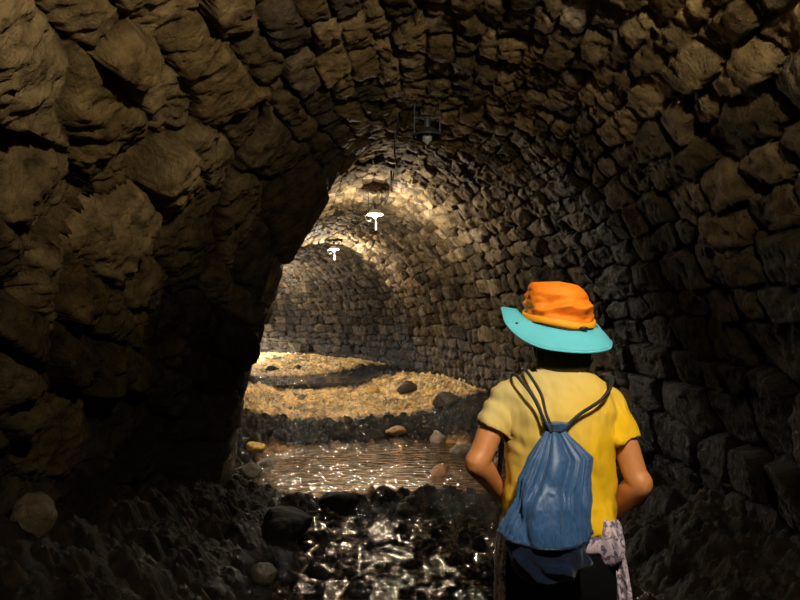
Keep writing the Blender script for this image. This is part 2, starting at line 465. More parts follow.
ROCKS = [  # s, v, size, colour, label
    (7.62, -1.42, (.13, .09, .08), (.75, .45, .10), 'bright orange yellow stone at the left edge of the pool'),
    (7.05, -1.28, (.14, .10, .07), (.22, .19, .15), 'pale grey stone on the left bank just in front of the orange stone'),
    (6.6, -1.45, (.17, .12, .09), (.10, .085, .06), 'brownish grey stone touching the foot of the left wall beside the pool'),
    (8.15, 0.42, (.17, .12, .07), (.42, .24, .12), 'flat rusty brown stone at the far right corner of the pool'),
    (7.9, 0.95, (.20, .15, .13), (.24, .19, .14), 'pale boulder at the right side of the pool behind the elbow of the person'),
    (7.2, 1.05, (.16, .14, .12), (.20, .17, .13), 'pale broken stone on the right bank nearest the left arm of the person'),
    (6.35, 0.55, (.26, .14, .14), (.40, .20, .09), 'low rusty slab breaking the water at the front right of the pool'),
    (5.2, -0.62, (.20, .15, .11), (.008, .007, .006), 'black wet boulder in front of the pool, left of the bright rubble'),
    (4.4, -1.0, (.26, .2, .15), (.008, .007, .006), 'large black boulder on the dark rubble near the left bank'),
    (3.65, -0.98, (.10, .08, .06), (.07, .055, .03), 'small brown stone at the bottom left of the rubble bed'),
    (2.78, -1.84, (.10, .09, .13), (.09, .065, .035), 'rounded brown stone on the earth bank below the left wall'),
    (15.3, 0.35, (.17, .12, .08), (.05, .045, .04), 'right hand dark stone lying on the farthest patch of yellow sand'),
    (15.2, -0.35, (.20, .13, .09), (.05, .045, .04), 'left hand dark stone on the farthest patch of yellow sand'),
    (11.3, 0.75, (.22, .16, .10), (.60, .36, .12), 'orange stone bedded in yellow sand, left of the dark boulder on the mound'),
    (10.6, 1.2, (.20, .18, .14), (.06, .05, .04), 'dark boulder sitting alone on top of the yellow sand mound beyond the pool'),
    (8.8, 1.35, (.22, .2, .17), (.10, .085, .065), 'dark grey boulder against the right wall beyond the pool'),
]
for i, (s, v, sz, c, lab) in enumerate(ROCKS):
    g = ground(s, v)
    me = rock_mesh(40 + i, *sz)
    me.materials.append(rock_mat('rock_%d' % i, c, 0.55))
    o = bpy.data.objects.new('loose_rock', me)
    o.location = g + Vector((0, 0, sz[2] * 0.35)); o.rotation_euler = (0, 0, i * 1.3)
    link(o); tag(o, lab, 'rock', 'loose rocks on the tunnel floor')

# ------------------------------------------------------------------ lofts
def ring_pts(c, ax1, ax2, r1, r2, n=24, p=2.0):
    c = Vector(c); out = []
    for k in range(n):
        a = 2 * PI * k / n
        ca, sa = math.cos(a), math.sin(a)
        ca = math.copysign(abs(ca) ** (2 / p), ca); sa = math.copysign(abs(sa) ** (2 / p), sa)
        out.append(c + ax1 * (r1 * ca) + ax2 * (r2 * sa))
    return out

class MB:
    def __init__(self): self.v = []; self.f = []
    def loft(self, rings, cap=True):
        b = len(self.v); n = len(rings[0])
        for r in rings: self.v += [tuple(p) for p in r]
        for i in range(len(rings) - 1):
            for k in range(n):
                a0 = b + i * n + k; a1 = b + i * n + (k + 1) % n
                self.f.append((a0, a1, a1 + n, a0 + n))
        if cap:
            for i, rev in ((0, True), (len(rings) - 1, False)):
                c = sum((Vector(p) for p in rings[i]), Vector()) / n
                ci = len(self.v); self.v.append(tuple(c))
                for k in range(n):
                    a0 = b + i * n + k; a1 = b + i * n + (k + 1) % n
                    self.f.append((a1, a0, ci) if rev else (a0, a1, ci))
    def tube(self, pts, radii, n=14, flat=1.0, up=(0, 0, 1), round_ends=True):
        pts = [Vector(p) for p in pts]
        if not hasattr(radii, '__len__'): radii = [radii] * len(pts)
        rings = []; T = []
        for i in range(len(pts)):
            t = (pts[min(i + 1, len(pts) - 1)] - pts[max(i - 1, 0)]).normalized(); T.append(t)
        u0 = Vector(up)
        if abs(T[0].dot(u0)) > .95: u0 = Vector((0, 1, 0))
        a = (u0 - T[0] * u0.dot(T[0])).normalized()
        fr = []
        for t in T:
            a = (a - t * a.dot(t)).normalized(); fr.append((a, t.cross(a)))
        if round_ends:
            for q in (.98, .8, .45): rings.append(ring_pts(pts[0] - T[0] * radii[0] * q, *fr[0], radii[0] * math.sqrt(1 - q * q), radii[0] * flat * math.sqrt(1 - q * q), n))
        for p, (x, y), r in zip(pts, fr, radii): rings.append(ring_pts(p, x, y, r, r * flat, n))
        if round_ends:
            for q in (.45, .8, .98): rings.append(ring_pts(pts[-1] + T[-1] * radii[-1] * q, *fr[-1], radii[-1] * math.sqrt(1 - q * q), radii[-1] * flat * math.sqrt(1 - q * q), n))
        self.loft(rings)
    def ell(self, c, r, n=20, rot=None):
        rings = []
        M = rot or Matrix.Identity(3)
        for i in range(1, 14):
            a = PI * i / 14 - PI / 2
            rings.append([Vector(c) + M @ Vector((r[0] * math.cos(a) * math.cos(2 * PI * k / n), r[1] * math.cos(a) * math.sin(2 * PI * k / n), r[2] * math.sin(a))) for k in range(n)])
        self.loft(rings)
    def obj(self, name, mat, parent=None, smooth=True):
        return mesh_obj(name, self.v, self.f, mat, parent, smooth)

def smooth_path(pts, n=6):
    """Catmull-Rom through (x, y, z, r) tuples"""
    P = [np.array(p, float) for p in pts]; P = [2 * P[0] - P[1]] + P + [2 * P[-1] - P[-2]]
    out = []
    for i in range(1, len(P) - 2):
        for k in range(n):
            t = k / n
            out.append(.5 * (2 * P[i] + (P[i + 1] - P[i - 1]) * t + (2 * P[i - 1] - 5 * P[i] + 4 * P[i + 1] - P[i + 2]) * t * t + (3 * P[i] - P[i - 1] - 3 * P[i + 1] + P[i + 2]) * t ** 3))
    out.append(P[-2])
    return out

def fused(name, mb, voxel, mat, parent, smooth_it=6):
    """fuse overlapping closed lofts into one continuous skin"""
    o = mb.obj(name, None)
    m = o.modifiers.new('r', 'REMESH'); m.mode = 'VOXEL'; m.voxel_size = voxel; m.use_smooth_shade = True
    s = o.modifiers.new('s', 'SMOOTH'); s.factor = .5; s.iterations = smooth_it
    dg = bpy.context.evaluated_depsgraph_get()
    me = bpy.data.meshes.new_from_object(o.evaluated_get(dg))
    bpy.data.objects.remove(o)
    me.name = name
    me.polygons.foreach_set('use_smooth', [True] * len(me.polygons))
    me.materials.clear(); me.materials.append(mat)
    return link(bpy.data.objects.new(name, me), parent)

def edit_verts(o, fn):
    me = o.data; n = len(me.vertices)
    co = np.empty(n * 3, np.float32); no = np.empty(n * 3, np.float32)
    me.vertices.foreach_get('co', co); me.vertices.foreach_get('normal', no)
    co = fn(co.reshape(-1, 3).astype(float), no.reshape(-1, 3).astype(float))
    me.vertices.foreach_set('co', co.astype(np.float32).reshape(-1)); me.update()

def cut_faces(o, test):
    bm = bmesh.new(); bm.from_mesh(o.data)
    bmesh.ops.delete(bm, geom=[f for f in bm.faces if test(f.calc_center_median(), f.normal)], context='FACES')
    bm.to_mesh(o.data); bm.free()

X, Y, Z = Vector((1, 0, 0)), Vector((0, 1, 0)), Vector((0, 0, 1))

# ------------------------------------------------------------------ the person (seen from behind, facing +Y)
PX, PY = 0.432, 1.93
pg = 0.0
person = empty('person', (PX, PY, pg), R(0))
tag(person, 'person seen from behind in yellow T-shirt and orange sun hat, hands on hips', 'person')

M_skin = simple('skin', lin(200, 132, 78), .5, noise_scale=12, var=.06, bump=.08, bump_scale=300)
M_skin.node_tree.nodes['Principled BSDF'].inputs['Subsurface Weight'].default_value = 0.08
M_skin.node_tree.nodes['Principled BSDF'].inputs['Subsurface Radius'].default_value = (.02, .01, .005)
M_hair = simple('black_hair', (.008, .006, .005, 1), .45, noise_scale=120, var=.4, bump=.5, bump_scale=260)
M_trouser = simple('dark_trousers', (.005, .005, .006, 1), .95, noise_scale=60, var=.3, bump=.2, bump_scale=500, spec=.08)
M_shoe = simple('dark_shoe', (.02, .02, .022, 1), .6)

def shirt_mat():
    m, nt, b = new_mat('yellow_cotton'); L = nt.links.new
    tc = nd(nt, 'ShaderNodeTexCoord'); sp = nd(nt, 'ShaderNodeSeparateXYZ'); L(tc.outputs['Object'], sp.inputs[0])
    n = nd(nt, 'ShaderNodeTexNoise'); n.inputs['Scale'].default_value = 5; n.inputs['Detail'].default_value = 3; L(tc.outputs['Object'], n.inputs['Vector'])
    # dip-dyed cloth: straw coloured shoulders running into strong yellow
    a = nd(nt, 'ShaderNodeMath', operation='MULTIPLY_ADD'); L(sp.outputs['X'], a.inputs[0]); a.inputs[1].default_value = -0.75; L(sp.outputs['Z'], a.inputs[2])
    c = nd(nt, 'ShaderNodeMath', operation='MULTIPLY_ADD'); L(n.outputs['Fac'], c.inputs[0]); c.inputs[1].default_value = 0.12; L(a.outputs[0], c.inputs[2])
    r = nd(nt, 'ShaderNodeValToRGB')
    mr = nd(nt, 'ShaderNodeMapRange'); mr.inputs['From Min'].default_value = 1.22; mr.inputs['From Max'].default_value = 1.56; L(c.outputs[0], mr.inputs['Value'])
    r.color_ramp.elements[0].color = lin(238, 190, 26); r.color_ramp.elements[1].color = lin(208, 188, 122)
    L(mr.outputs[0], r.inputs[0]); L(r.outputs[0], b.inputs['Base Color'])
    b.inputs['Roughness'].default_value = .9; b.inputs['Specular IOR Level'].default_value = .2
    n2 = nd(nt, 'ShaderNodeTexNoise'); n2.inputs['Scale'].default_value = 600; L(tc.outputs['Object'], n2.inputs['Vector'])
    bp = nd(nt, 'ShaderNodeBump'); bp.inputs['Strength'].default_value = .15; bp.inputs['Distance'].default_value = .002
    L(n2.outputs['Fac'], bp.inputs['Height']); L(bp.outputs[0], b.inputs['Normal'])
    return m
M_shirt = shirt_mat()

# joints, local to the person
SHL, SHR = Vector((-.168, 0, 1.350)), Vector((.142, 0, 1.340))
ELL, ELR = Vector((-.272, -.06, 1.162)), Vector((.216, -.06, 1.105))
WRL, WRR = Vector((-.178, .085, 1.02)), Vector((.172, .075, .965))
HNL, HNR = Vector((-.125, .135, .975)), Vector((.125, .13, .935))

body = MB()
# trunk
tr = [(.80, .165, .115, .01), (.88, .172, .12, .005), (.96, .160, .112, .005), (1.05, .138, .095, .005), (1.15, .140, .098, .0),
      (1.25, .158, .105, -.005), (1.33, .165, .098, -.005), (1.385, .130, .075, -.002), (1.415, .075, .06, .0)]
body.loft([ring_pts((-.01, y, z), X, Y, rx, ry, 32, 2.3) for z, rx, ry, y in tr])
# neck
body.tube([(-.01, 0, 1.36), (-.01, .008, 1.43), (-.005, .02, 1.50)], [.062, .054, .055], 20)
# head, jaw, nose, ears, lips, brows
body.ell((-.002, .03, 1.575), (.076, .093, .102), 28)
body.ell((-.002, .055, 1.53), (.056, .07, .065), 24)
body.ell((-.002, .128, 1.565), (.012, .018, .026), 12)
body.ell((-.002, .118, 1.525), (.024, .010, .008), 12)
body.ell((-.032, .108, 1.597), (.016, .012, .008), 12); body.ell((.028, .108, 1.597), (.016, .012, .008), 12)
for sx in (-1, 1): body.ell((-.002 + sx * .077, .025, 1.57), (.010, .02, .032), 12)
def arm(sh, el, wr, hn, sx):
    a = smooth_path([(*(sh + Vector((-sx * .04, 0, -.01))), .040), (*sh, .040), (*(sh.lerp(el, .45) + Vector((sx * .006, 0, 0))), .040), (*el.lerp(sh, .12), .037),
                     (*(el + Vector((sx * .004, -.006, 0))), .036), (*el.lerp(wr, .22), .039), (*el.lerp(wr, .6), .032), (*wr, .025), (*wr.lerp(hn, .35), .025)], 6)
    body.tube([p[:3] for p in a], [p[3] for p in a], 18)
    # palm laid on the front of the hip, fingers pointing inward and down
    d = (hn - wr).normalized()
    side = d.cross(Vector((0, 1, 0))); side.normalize()
    if side.z > 0: side = -side
    pc = wr.lerp(hn, .65)
    q = MB
    body.tube([wr.lerp(hn, .1), pc, hn], [.028, .038, .034], 16, .45, side)
    for k, (ln, rr) in enumerate(((.062, .0085), (.07, .009), (.066, .0088), (.052, .008))):
        o = hn + side * ((k - 1.5) * .018)
        ax_ = Vector((-sx * .75, .35, -.35)).normalized()
        k1 = o + ax_ * ln * .45 + Vector((0, .002, 0)); k2 = k1 + (ax_ + Vector((0, -.35, -.15))).normalized() * ln * .35
        k3 = k2 + (ax_ + Vector((0, -.8, -.2))).normalized() * ln * .28
        body.tube([o - d * .02, o, k1, k2, k3], [rr * 1.05, rr * 1.05, rr, rr * .93, rr * .8], 10)
    tb = wr.lerp(hn, .4) - side * .028
    body.tube([tb, tb - side * .03 + d * .02, tb - side * .042 + d * .045], [.012, .0105, .0085], 10)
arm(SHL, ELL, WRL, HNL, -1); arm(SHR, ELR, WRR, HNR, 1)
# legs and feet
for sx in (-1, 1):
    a = smooth_path([(sx * .085, 0, .86, .085), (sx * .092, 0, .72, .08), (sx * .10, .01, .47, .055), (sx * .103, .0, .36, .052), (sx * .108, -.01, .2, .042), (sx * .11, -.012, .09, .034)], 5)
    body.tube([p[:3] for p in a], [p[3] for p in a], 20)
    body.tube([(sx * .11, -.03, .06), (sx * .115, .05, .05), (sx * .12, .13, .04)], [.034, .032, .026], 14, 1.0)
skin = fused('body', body, .0055, M_skin, person, 4)

# ---- T-shirt
sh = MB()
st = [(.965, .172, .126, .004), (1.0, .172, .128, .004), (1.06, .163, .118, .003), (1.14, .160, .114, .0), (1.24, .165, .118, -.006), (1.32, .170, .112, -.008),
      (1.375, .160, .092, -.006), (1.42, .120, .078, -.004), (1.462, .084, .066, .0)]
sh.loft([ring_pts((-.01, y, z), X, Y, rx, ry, 40, 2.4) for z, rx, ry, y in st])
for s_, e_, sx in ((SHL, ELL, -1), (SHR, ELR, 1)):
    e2 = s_.lerp(e_, .52 if sx < 0 else .50)
    a = smooth_path([(*(s_ + Vector((-sx * .07, -.003, .012))), .060), (*(s_ + Vector((-sx * .012, 0, .002))), .058), (*s_.lerp(e_, .3), .055), (*e2, .055)], 6)
    sh.tube([p[:3] for p in a], [p[3] for p in a], 24, 1.0, round_ends=False)
shirt = fused('t_shirt', sh, .006, M_shirt, person, 5)
def crease(co, no):
    x, y, z = co.T
    w = 0.0095 * fbm((x * 1.0 + .25 * z) * 22, (z - .5 * x) * 10 + y * 6, 3, 401)
    w += 0.010 * sstep(1.16, .98, z) * np.sin((x * 38 + z * 30 + 3 * fbm(x * 6, z * 9, 2, 405))) * .6
    w += .007 * (1 - np.abs(fbm(x * 9 + 2 * z, z * 4 - 3 * x, 3, 409)) * 2) * sstep(1.40, 1.25, z)
    w += 0.003 * np.sin((x + z * 1.4) * 70 + 4 * fbm(x * 8, z * 8, 2, 402)) * sstep(.10, .16, np.abs(x)) * sstep(1.15, 1.28, z)
    w += 0.006 * np.exp(-((x - .13 - (z - 1.35) * -.25) / .02) ** 2) * sstep(1.40, 1.30, z) * sstep(1.0, 1.2, z)
    return co + no * w[:, None]
edit_verts(shirt, crease)
def shirt_open(c, n):
    if c.z < .985 and n.z < -.6: return True
    if c.z > 1.44 and n.z > .5: return True
    for s_, e_, sx in ((SHL, ELL, -1), (SHR, ELR, 1)):
        d = (e_ - s_).normalized()
        if (c - s_).cross(d).length < .068 and c.x * sx > .15 and n.dot(d) > .72 and (c - s_).dot(d) > (e_ - s_).length * .45: return True
    return False
cut_faces(shirt, shirt_open)
sm = shirt.modifiers.new('hem', 'SOLIDIFY'); sm.thickness = .004; sm.offset = 0
# ribbed collar
cb = MB()
cp = [(-.01 + .080 * math.cos(a), -.002 + .064 * math.sin(a), 1.456 - .022 * math.sin(a)) for a in np.linspace(0, 2 * PI, 33)[:-1]]
def closed_tube(mb, pts, r1, r2, n=8):
    pts = [Vector(p) for p in pts]; N = len(pts); rings = []
    for i in range(N):
        t = (pts[(i + 1) % N] - pts[i - 1]).normalized()
        a = (Z - t * Z.dot(t)).normalized(); b = t.cross(a)
        rings.append(ring_pts(pts[i], a, b, r1, r2, n))
    rings.append(rings[0]); mb.loft(rings, cap=False)
closed_tube(cb, cp, .010, .004, 10)
cb.obj('collar', M_shirt, shirt)

# ---- trousers and shoes
tm = MB()
tm.loft([ring_pts((-.005, y, z), X, Y, rx, ry, 36, 2.3) for z, rx, ry, y in ((.72, .165, .118, .0), (.80, .182, .130, -.004), (.88, .180, .132, -.004), (.95, .168, .124, .0), (1.0, .162, .116, .0))])
for sx in (-1, 1):
    a = smooth_path([(sx * .088, 0, .84, .095), (sx * .095, 0, .70, .093), (sx * .103, .008, .47, .075), (sx * .106, 0, .3, .068), (sx * .11, -.01, .1, .062)], 5)
    tm.tube([p[:3] for p in a], [p[3] for p in a], 24, round_ends=False)
tro = fused('trousers', tm, .008, M_trouser, person, 4)
edit_verts(tro, lambda co, no: co + no * (0.004 * fbm(co[:, 0] * 14, co[:, 2] * 12, 3, 411))[:, None])
for sx in (-1, 1):
    s_ = MB()
    s_.loft([ring_pts((sx * .117, y, z), X, Z, rx, rz, 20, 2.6) for y, z, rx, rz in ((-.095, .06, .02, .035), (-.085, .058, .036, .05), (-.02, .056, .042, .054), (.06, .05, .048, .048), (.13, .04, .046, .036), (.165, .034, .03, .026), (.175, .03, .012, .014))])
    s_.obj('shoe', M_shoe, person)

# ---- shirt tied round the waist: pale lavender print
def print_mat():
    m, nt, b = new_mat('lavender_print'); L = nt.links.new
    tc = nd(nt, 'ShaderNodeTexCoord')
    v = nd(nt, 'ShaderNodeTexNoise'); v.inputs['Scale'].default_value = 42; v.inputs['Detail'].default_value = 2; v.inputs['Distortion'].default_value = 1.5
    L(tc.outputs['Object'], v.inputs['Vector'])
    r = nd(nt, 'ShaderNodeValToRGB')
    r.color_ramp.elements[0].position = .40; r.color_ramp.elements[0].color = lin(90, 84, 110)
    r.color_ramp.elements[1].position = .52; r.color_ramp.elements[1].color = lin(205, 186, 196)
    L(v.outputs['Fac'], r.inputs[0]); L(r.outputs[0], b.inputs['Base Color']); b.inputs['Roughness'].default_value = .85
    return m
M_print = print_mat()
wr_ = MB()
def pleated(mb, path, n=36, folds=5, seed=0, depth=.22):
    rings = []
    P = smooth_path(path, 7)                      # x, y, z, r1, r2
    for i, p in enumerate(P):
        c = Vector(p[:3]); q = i / (len(P) - 1); ring = []
        for k in range(n):
            a = 2 * PI * k / n
            f = 1 + depth * math.sin(folds * a + seed + 2.2 * q) + depth * .5 * math.sin((folds + 3) * a - 3 * q + seed)
            ring.append(c + Vector((math.cos(a) * p[3] * f, math.sin(a) * p[4] * f, .006 * math.sin(3 * a + seed))))
        rings.append(ring)
    mb.loft(rings)
pleated(wr_, [(.104, -.105, 1.01, .014, .02), (.112, -.11, .98, .026, .034), (.120, -.11, .94, .032, .038), (.118, -.105, .90, .026, .034), (.11, -.10, .875, .01, .02)], seed=1)
pleated(wr_, [(.135, -.03, .94, .022, .05), (.152, -.03, .85, .028, .065), (.162, -.025, .76, .028, .08), (.172, -.02, .66, .030, .085), (.17, -.02, .58, .03, .08)], seed=4, folds=7)
pleated(wr_, [(-.172, 0.03, .97, .014, .05), (-.186, .03, .88, .014, .06), (-.192, 0.04, .76, .014, .065), (-.194, 0.04, .62, .016, .065), (-.19, 0.04, .56, .014, .06)], seed=2, folds=7)
band = [(-.005 + .176 * math.cos(a), -.002 + .130 * math.sin(a), .945 + .008 * math.sin(2 * a)) for a in np.linspace(0, 2 * PI, 49)[:-1]]
closed_tube(wr_, band, .028, .010, 12)
wrap = fused('waist_cloth', wr_, .0045, M_print, person, 2)
tag(wrap, 'pale lavender printed cloth hanging at the hips')

# ---- hair
hm = MB()
hm.ell((-.002, .018, 1.575), (.084, .098, .096), 28)
hm.loft([ring_pts((-.002, y, z), X, Y, rx, ry, 28, 2.2) for z, rx, ry, y in ((1.440, .060, .038, -.040), (1.452, .080, .052, -.036), (1.50, .090, .070, -.022), (1.56, .09, .085, .0), (1.62, .08, .08, .01))])
hair = fused('hair', hm, .005, M_hair, person, 5)
edit_verts(hair, lambda co, no: co + no * (0.002 * sstep(1.46, 1.53, co[:, 2]) * np.sin(np.arctan2(co[:, 1], co[:, 0]) * 34 + 5 * fbm(co[:, 0] * 20, co[:, 2] * 8, 2, 421)))[:, None])

# ---- sun hat: turquoise floppy brim, orange crown
M_orange = simple('orange_nylon', lin(255, 132, 10), .7, noise_scale=18, var=.12, bump=.9, bump_scale=42)
M_band = simple('yellow_orange_band', lin(240, 160, 20), .7, noise_scale=40, var=.1, bump=.2, bump_scale=300)
M_brim = simple('turquoise_cotton', lin(92, 190, 205), .8, noise_scale=25, var=.06, bump=.2, bump_scale=500)
M_black = simple('black_plastic', (.010, .010, .010, 1), .4)
HC = Vector((-.004, .02, 1.575))
def BASE(a): return .016 + .020 * math.sin(a) - .012 * math.cos(a)
def crown_pt(a, h):
    # h 0 base .. 1 top ; base is tilted back and to the right
    base = BASE(a)
    tilt = base - .016
    r = np.interp(h, [0, .12, .5, .75, .88, .96, 1], [1.0, 1.01, .97, .90, .77, .54, .0])
    z = np.interp(h, [0, .12, .5, .75, .88, .96, 1], [0, .016, .062, .100, .118, .128, .134])
    top = .009 * math.cos(a - 2.7) * min(1, (1 - h) * 8)
    p = Vector((.106 * r * math.cos(a), .116 * r * math.sin(a), (.016 + tilt * float(np.interp(h, [0, .85, 1], [1, .5, 0]))) + z + top * h))
    n1 = mnoise.fractal(Vector((p.x * 14, p.y * 14, p.z * 26)) + Vector((3, 1, 7)), 1.0, 2.0, 3)
    n2 = mnoise.noise(Vector((p.x * 9 + 5, p.y * 9, p.z * 40)))
    w = max(0, math.sin(min(1, h) * PI)) ** .6 * (1 - max(0, (h - .6) / .4) ** .7)
    n3 = mnoise.noise(Vector((p.x * 34 + 15, p.y * 34, p.z * 60)))
    ou = Vector((math.cos(a), math.sin(a), .3))
    return HC + p + ou * (0.013 * n1 + .012 * n2 + .006 * n3) * w
NA = 96
hatm = MB()
hatm.loft([[crown_pt(2 * PI * k / NA, h) for k in range(NA)] for h in np.linspace(0, 1, 40)], cap=False)
hat = hatm.obj('sun_hat', M_orange, person)
so = hat.modifiers.new('cloth', 'SOLIDIFY'); so.thickness = .003; so.offset = -1
tag(hat, 'sun hat with crumpled orange crown')
# brim outline (angle, outward x, outward y, height above HC)
BO = [(0, .150, .0, -.038), (18, .148, .055, -.004), (40, .128, .110, .028), (65, .075, .160, .045), (90, .0, .178, .052), (115, -.07, .165, .056), (140, -.13, .118, .062), (160, -.170, .06, .066),
      (180, -.177, .0, .052), (200, -.174, -.070, .012), (222, -.134, -.116, -.032), (245, -.078, -.150, -.058), (268, -.005, -.166, -.068), (292, .062, -.158, -.070), (315, .118, -.130, -.062),
      (332, .138, -.096, -.050), (346, .148, -.055, -.040)]
def brim_outer(a):
    d = math.degrees(a) % 360
    i = max(k for k in range(len(BO)) if BO[k][0] <= d)
    P = [BO[(i + j) % len(BO)] for j in (-1, 0, 1, 2)]
    a0 = P[1][0]; a1 = P[2][0] if P[2][0] > a0 else P[2][0] + 360
    t = (d - a0) / (a1 - a0)
    P = [np.array(p[1:]) for p in P]
    return Vector(.5 * (2 * P[1] + (P[2] - P[0]) * t + (2 * P[0] - 5 * P[1] + 4 * P[2] - P[3]) * t * t + (3 * P[1] - P[0] - 3 * P[2] + P[3]) * t ** 3))
bmb = MB(); rings = []
NB = 144
for j in range(13):
    q = j / 12; ring = []
    for k in range(NB):
        a = 2 * PI * k / NB
        base = Vector((.104 * math.cos(a), .114 * math.sin(a), BASE(a) + .002))
        o = brim_outer(a)
        p = base.lerp(o, q)
        p.z += .012 * math.sin(q * PI) * (1 if math.sin(a) < .2 else .4) + .0022 * math.sin(q * 40)* .2
        ring.append(HC + p)
    rings.append(ring)
bmb.loft(rings, cap=False)
brim = bmb.obj('brim', M_brim, hat)
so = brim.modifiers.new('cloth', 'SOLIDIFY'); so.thickness = .004; so.offset = 0
tag(brim, 'floppy turquoise brim')
em = MB()
closed_tube(em, [HC + brim_outer(2 * PI * k / NB) for k in range(NB)], .0035, .0035, 8)
em.obj('brim_binding', M_brim, hat)
bd = MB(); rings = []
for h, g in ((0, .0), (0, .006), (.06, .008), (.16, .007), (.18, .0)):
    ring = []
    for k in range(NA):
        a = 2 * PI * k / NA
        z = .016 * h / .12
        ring.append(HC + Vector(((.107 + g) * math.cos(a), (.117 + g) * math.sin(a), BASE(a) + .002 + z + .003 * math.sin(3 * a + 1))))
    rings.append(ring)
bd.loft(rings, cap=False); tag(bd.obj('hat_band', M_band, hat), 'yellow orange band round the crown')
cd = MB()
cpts = [HC + Vector((.1165 * math.cos(a), .1265 * math.sin(a), BASE(a) + .002 + .001 + .003 * math.sin(5 * a))) for a in np.linspace(R(200), R(318), 30)]
cd.tube(cpts, .0022, 8); cd.obj('chin_cord', M_black, hat)
a = R(294)
tg = MB(); tg.ell(HC + Vector((.122 * math.cos(a), .132 * math.sin(a), .0)), (.014, .007, .006), 16); tg.obj('cord_toggle', M_black, hat)
def brim_at(deg, q):
    a = R(deg)
    p = Vector((.104 * math.cos(a), .114 * math.sin(a), BASE(a) + .002)).lerp(brim_outer(a), q)
    p.z += .012 * math.sin(q * PI) + .002
    return HC + p
for deg, q in ((207, .72), (352, .3)):
    sn = MB(); sn.ell(brim_at(deg, q), (.005, .005, .004), 14); sn.obj('snap', M_black, hat)

# ------------------------------------------------------------------ drawstring bag on the back
def nylon(name, c, c2, rough):
    m, nt, b = new_mat(name); L = nt.links.new
    tc = nd(nt, 'ShaderNodeTexCoord')
    n = nd(nt, 'ShaderNodeTexNoise'); n.inputs['Scale'].default_value = 220; n.inputs['Detail'].default_value = 4
    mp = nd(nt, 'ShaderNodeMapping'); mp.inputs['Scale'].default_value = (1, 1, .25); L(tc.outputs['Object'], mp.inputs[0]); L(mp.outputs[0], n.inputs['Vector'])
    mx = nd(nt, 'ShaderNodeMix'); mx.data_type = 'RGBA'; mx.inputs[6].default_value = c; mx.inputs[7].default_value = c2
    L(n.outputs['Fac'], mx.inputs[0]); L(mx.outputs[2], b.inputs['Base Color'])
    b.inputs['Roughness'].default_value = rough; b.inputs['Specular IOR Level'].default_value = .32; b.inputs['Sheen Weight'].default_value = .15
    bp = nd(nt, 'ShaderNodeBump'); bp.inputs['Strength'].default_value = .25; bp.inputs['Distance'].default_value = .002
    L(n.outputs['Fac'], bp.inputs['Height']); L(bp.outputs[0], b.inputs['Normal'])
    return m
M_blue = nylon('blue_nylon', lin(14, 40, 74), lin(66, 108, 158), .40)
M_navy = nylon('navy_nylon', lin(6, 10, 20), lin(24, 42, 74), .30)
M_cord = simple('dark_cord', (.012, .018, .018, 1), .7, noise_scale=300, var=.5)
M_cable = simple('black_cable', (.004, .004, .004, 1), .9, noise_scale=100, var=.3, spec=.05)

bag = empty('drawstring_bag', (PX, PY, pg))
tag(bag, 'blue drawstring bag with dark base hanging on the back of the person', 'bag')
# centre line and half sizes from mouth to base
BG = [  # q, x, y, z, rx, ry
    (0.00, -.048, -.150, 1.300, .036, .024),
    (0.06, -.052, -.152, 1.280, .024, .018),
    (0.10, -.052, -.155, 1.268, .032, .024),
    (0.20, -.042, -.172, 1.208, .080, .044),
    (0.38, -.070, -.186, 1.127, .090, .064),
    (0.52, -.080, -.193, 1.085, .100, .074),
    (0.65, -.088, -.198, 1.04, .110, .080),
    (0.76, -.092, -.199, 1.010, .120, .084),
]
BQ = np.array(BG)
def bag_ring(q, n=120):
    x, y, z, rx, ry = [np.interp(q, BQ[:, 0], BQ[:, k]) for k in range(1, 6)]
    ring = []
    for k in range(n):
        a = 2 * PI * k / n
        ca, sa = math.cos(a), math.sin(a)
        e = 2 / 2.5
        ca2 = math.copysign(abs(ca) ** e, ca); sa2 = math.copysign(abs(sa) ** e, sa)
        A = np.interp(q, [0, .1, .25, .5, .76], [.24, .24, .22, .12, .04])
        w = a + .25 * math.sin(3 * a + 2) + .1 * q * math.sin(5 * a)
        f = 1 + A * (math.sin(17 * w) * .65 + .35 * math.sin(29 * w + 1.3)) 
        cr = mnoise.fractal(Vector((ca * rx * 16 + z * 7, sa * ry * 10, z * 9)), 1, 2, 3)
        diag = math.sin((ca * rx * 1.2 + z * .9) * 42 + 2 * mnoise.noise(Vector((ca * 2, sa * 2, z * 8))))
        cr2 = 1 - 2 * abs(mnoise.fractal(Vector((ca * rx * 26 + z * 13 + 5, sa * ry * 14, z * 15 - ca * 1.1)), 1, 2, 3))
        f += (.10 * cr + .07 * diag + .025 * cr2) * sstep(.12, .45, q)
        if sa > 0: f = 1 + (f - 1) * .3
        ring.append(Vector((x + ca2 * rx * f, min(y + sa2 * ry * f, -.118 if q > .15 else 9), z - .022 * max(0, -sa) * sstep(.45, .76, q))))
    return ring
mb = MB(); mb.loft([bag_ring(q, 180) for q in np.linspace(0, .765, 110)], cap=True)
bb = mb.obj('bag_body', M_blue, bag); tag(bb, 'pleated blue nylon upper panel')
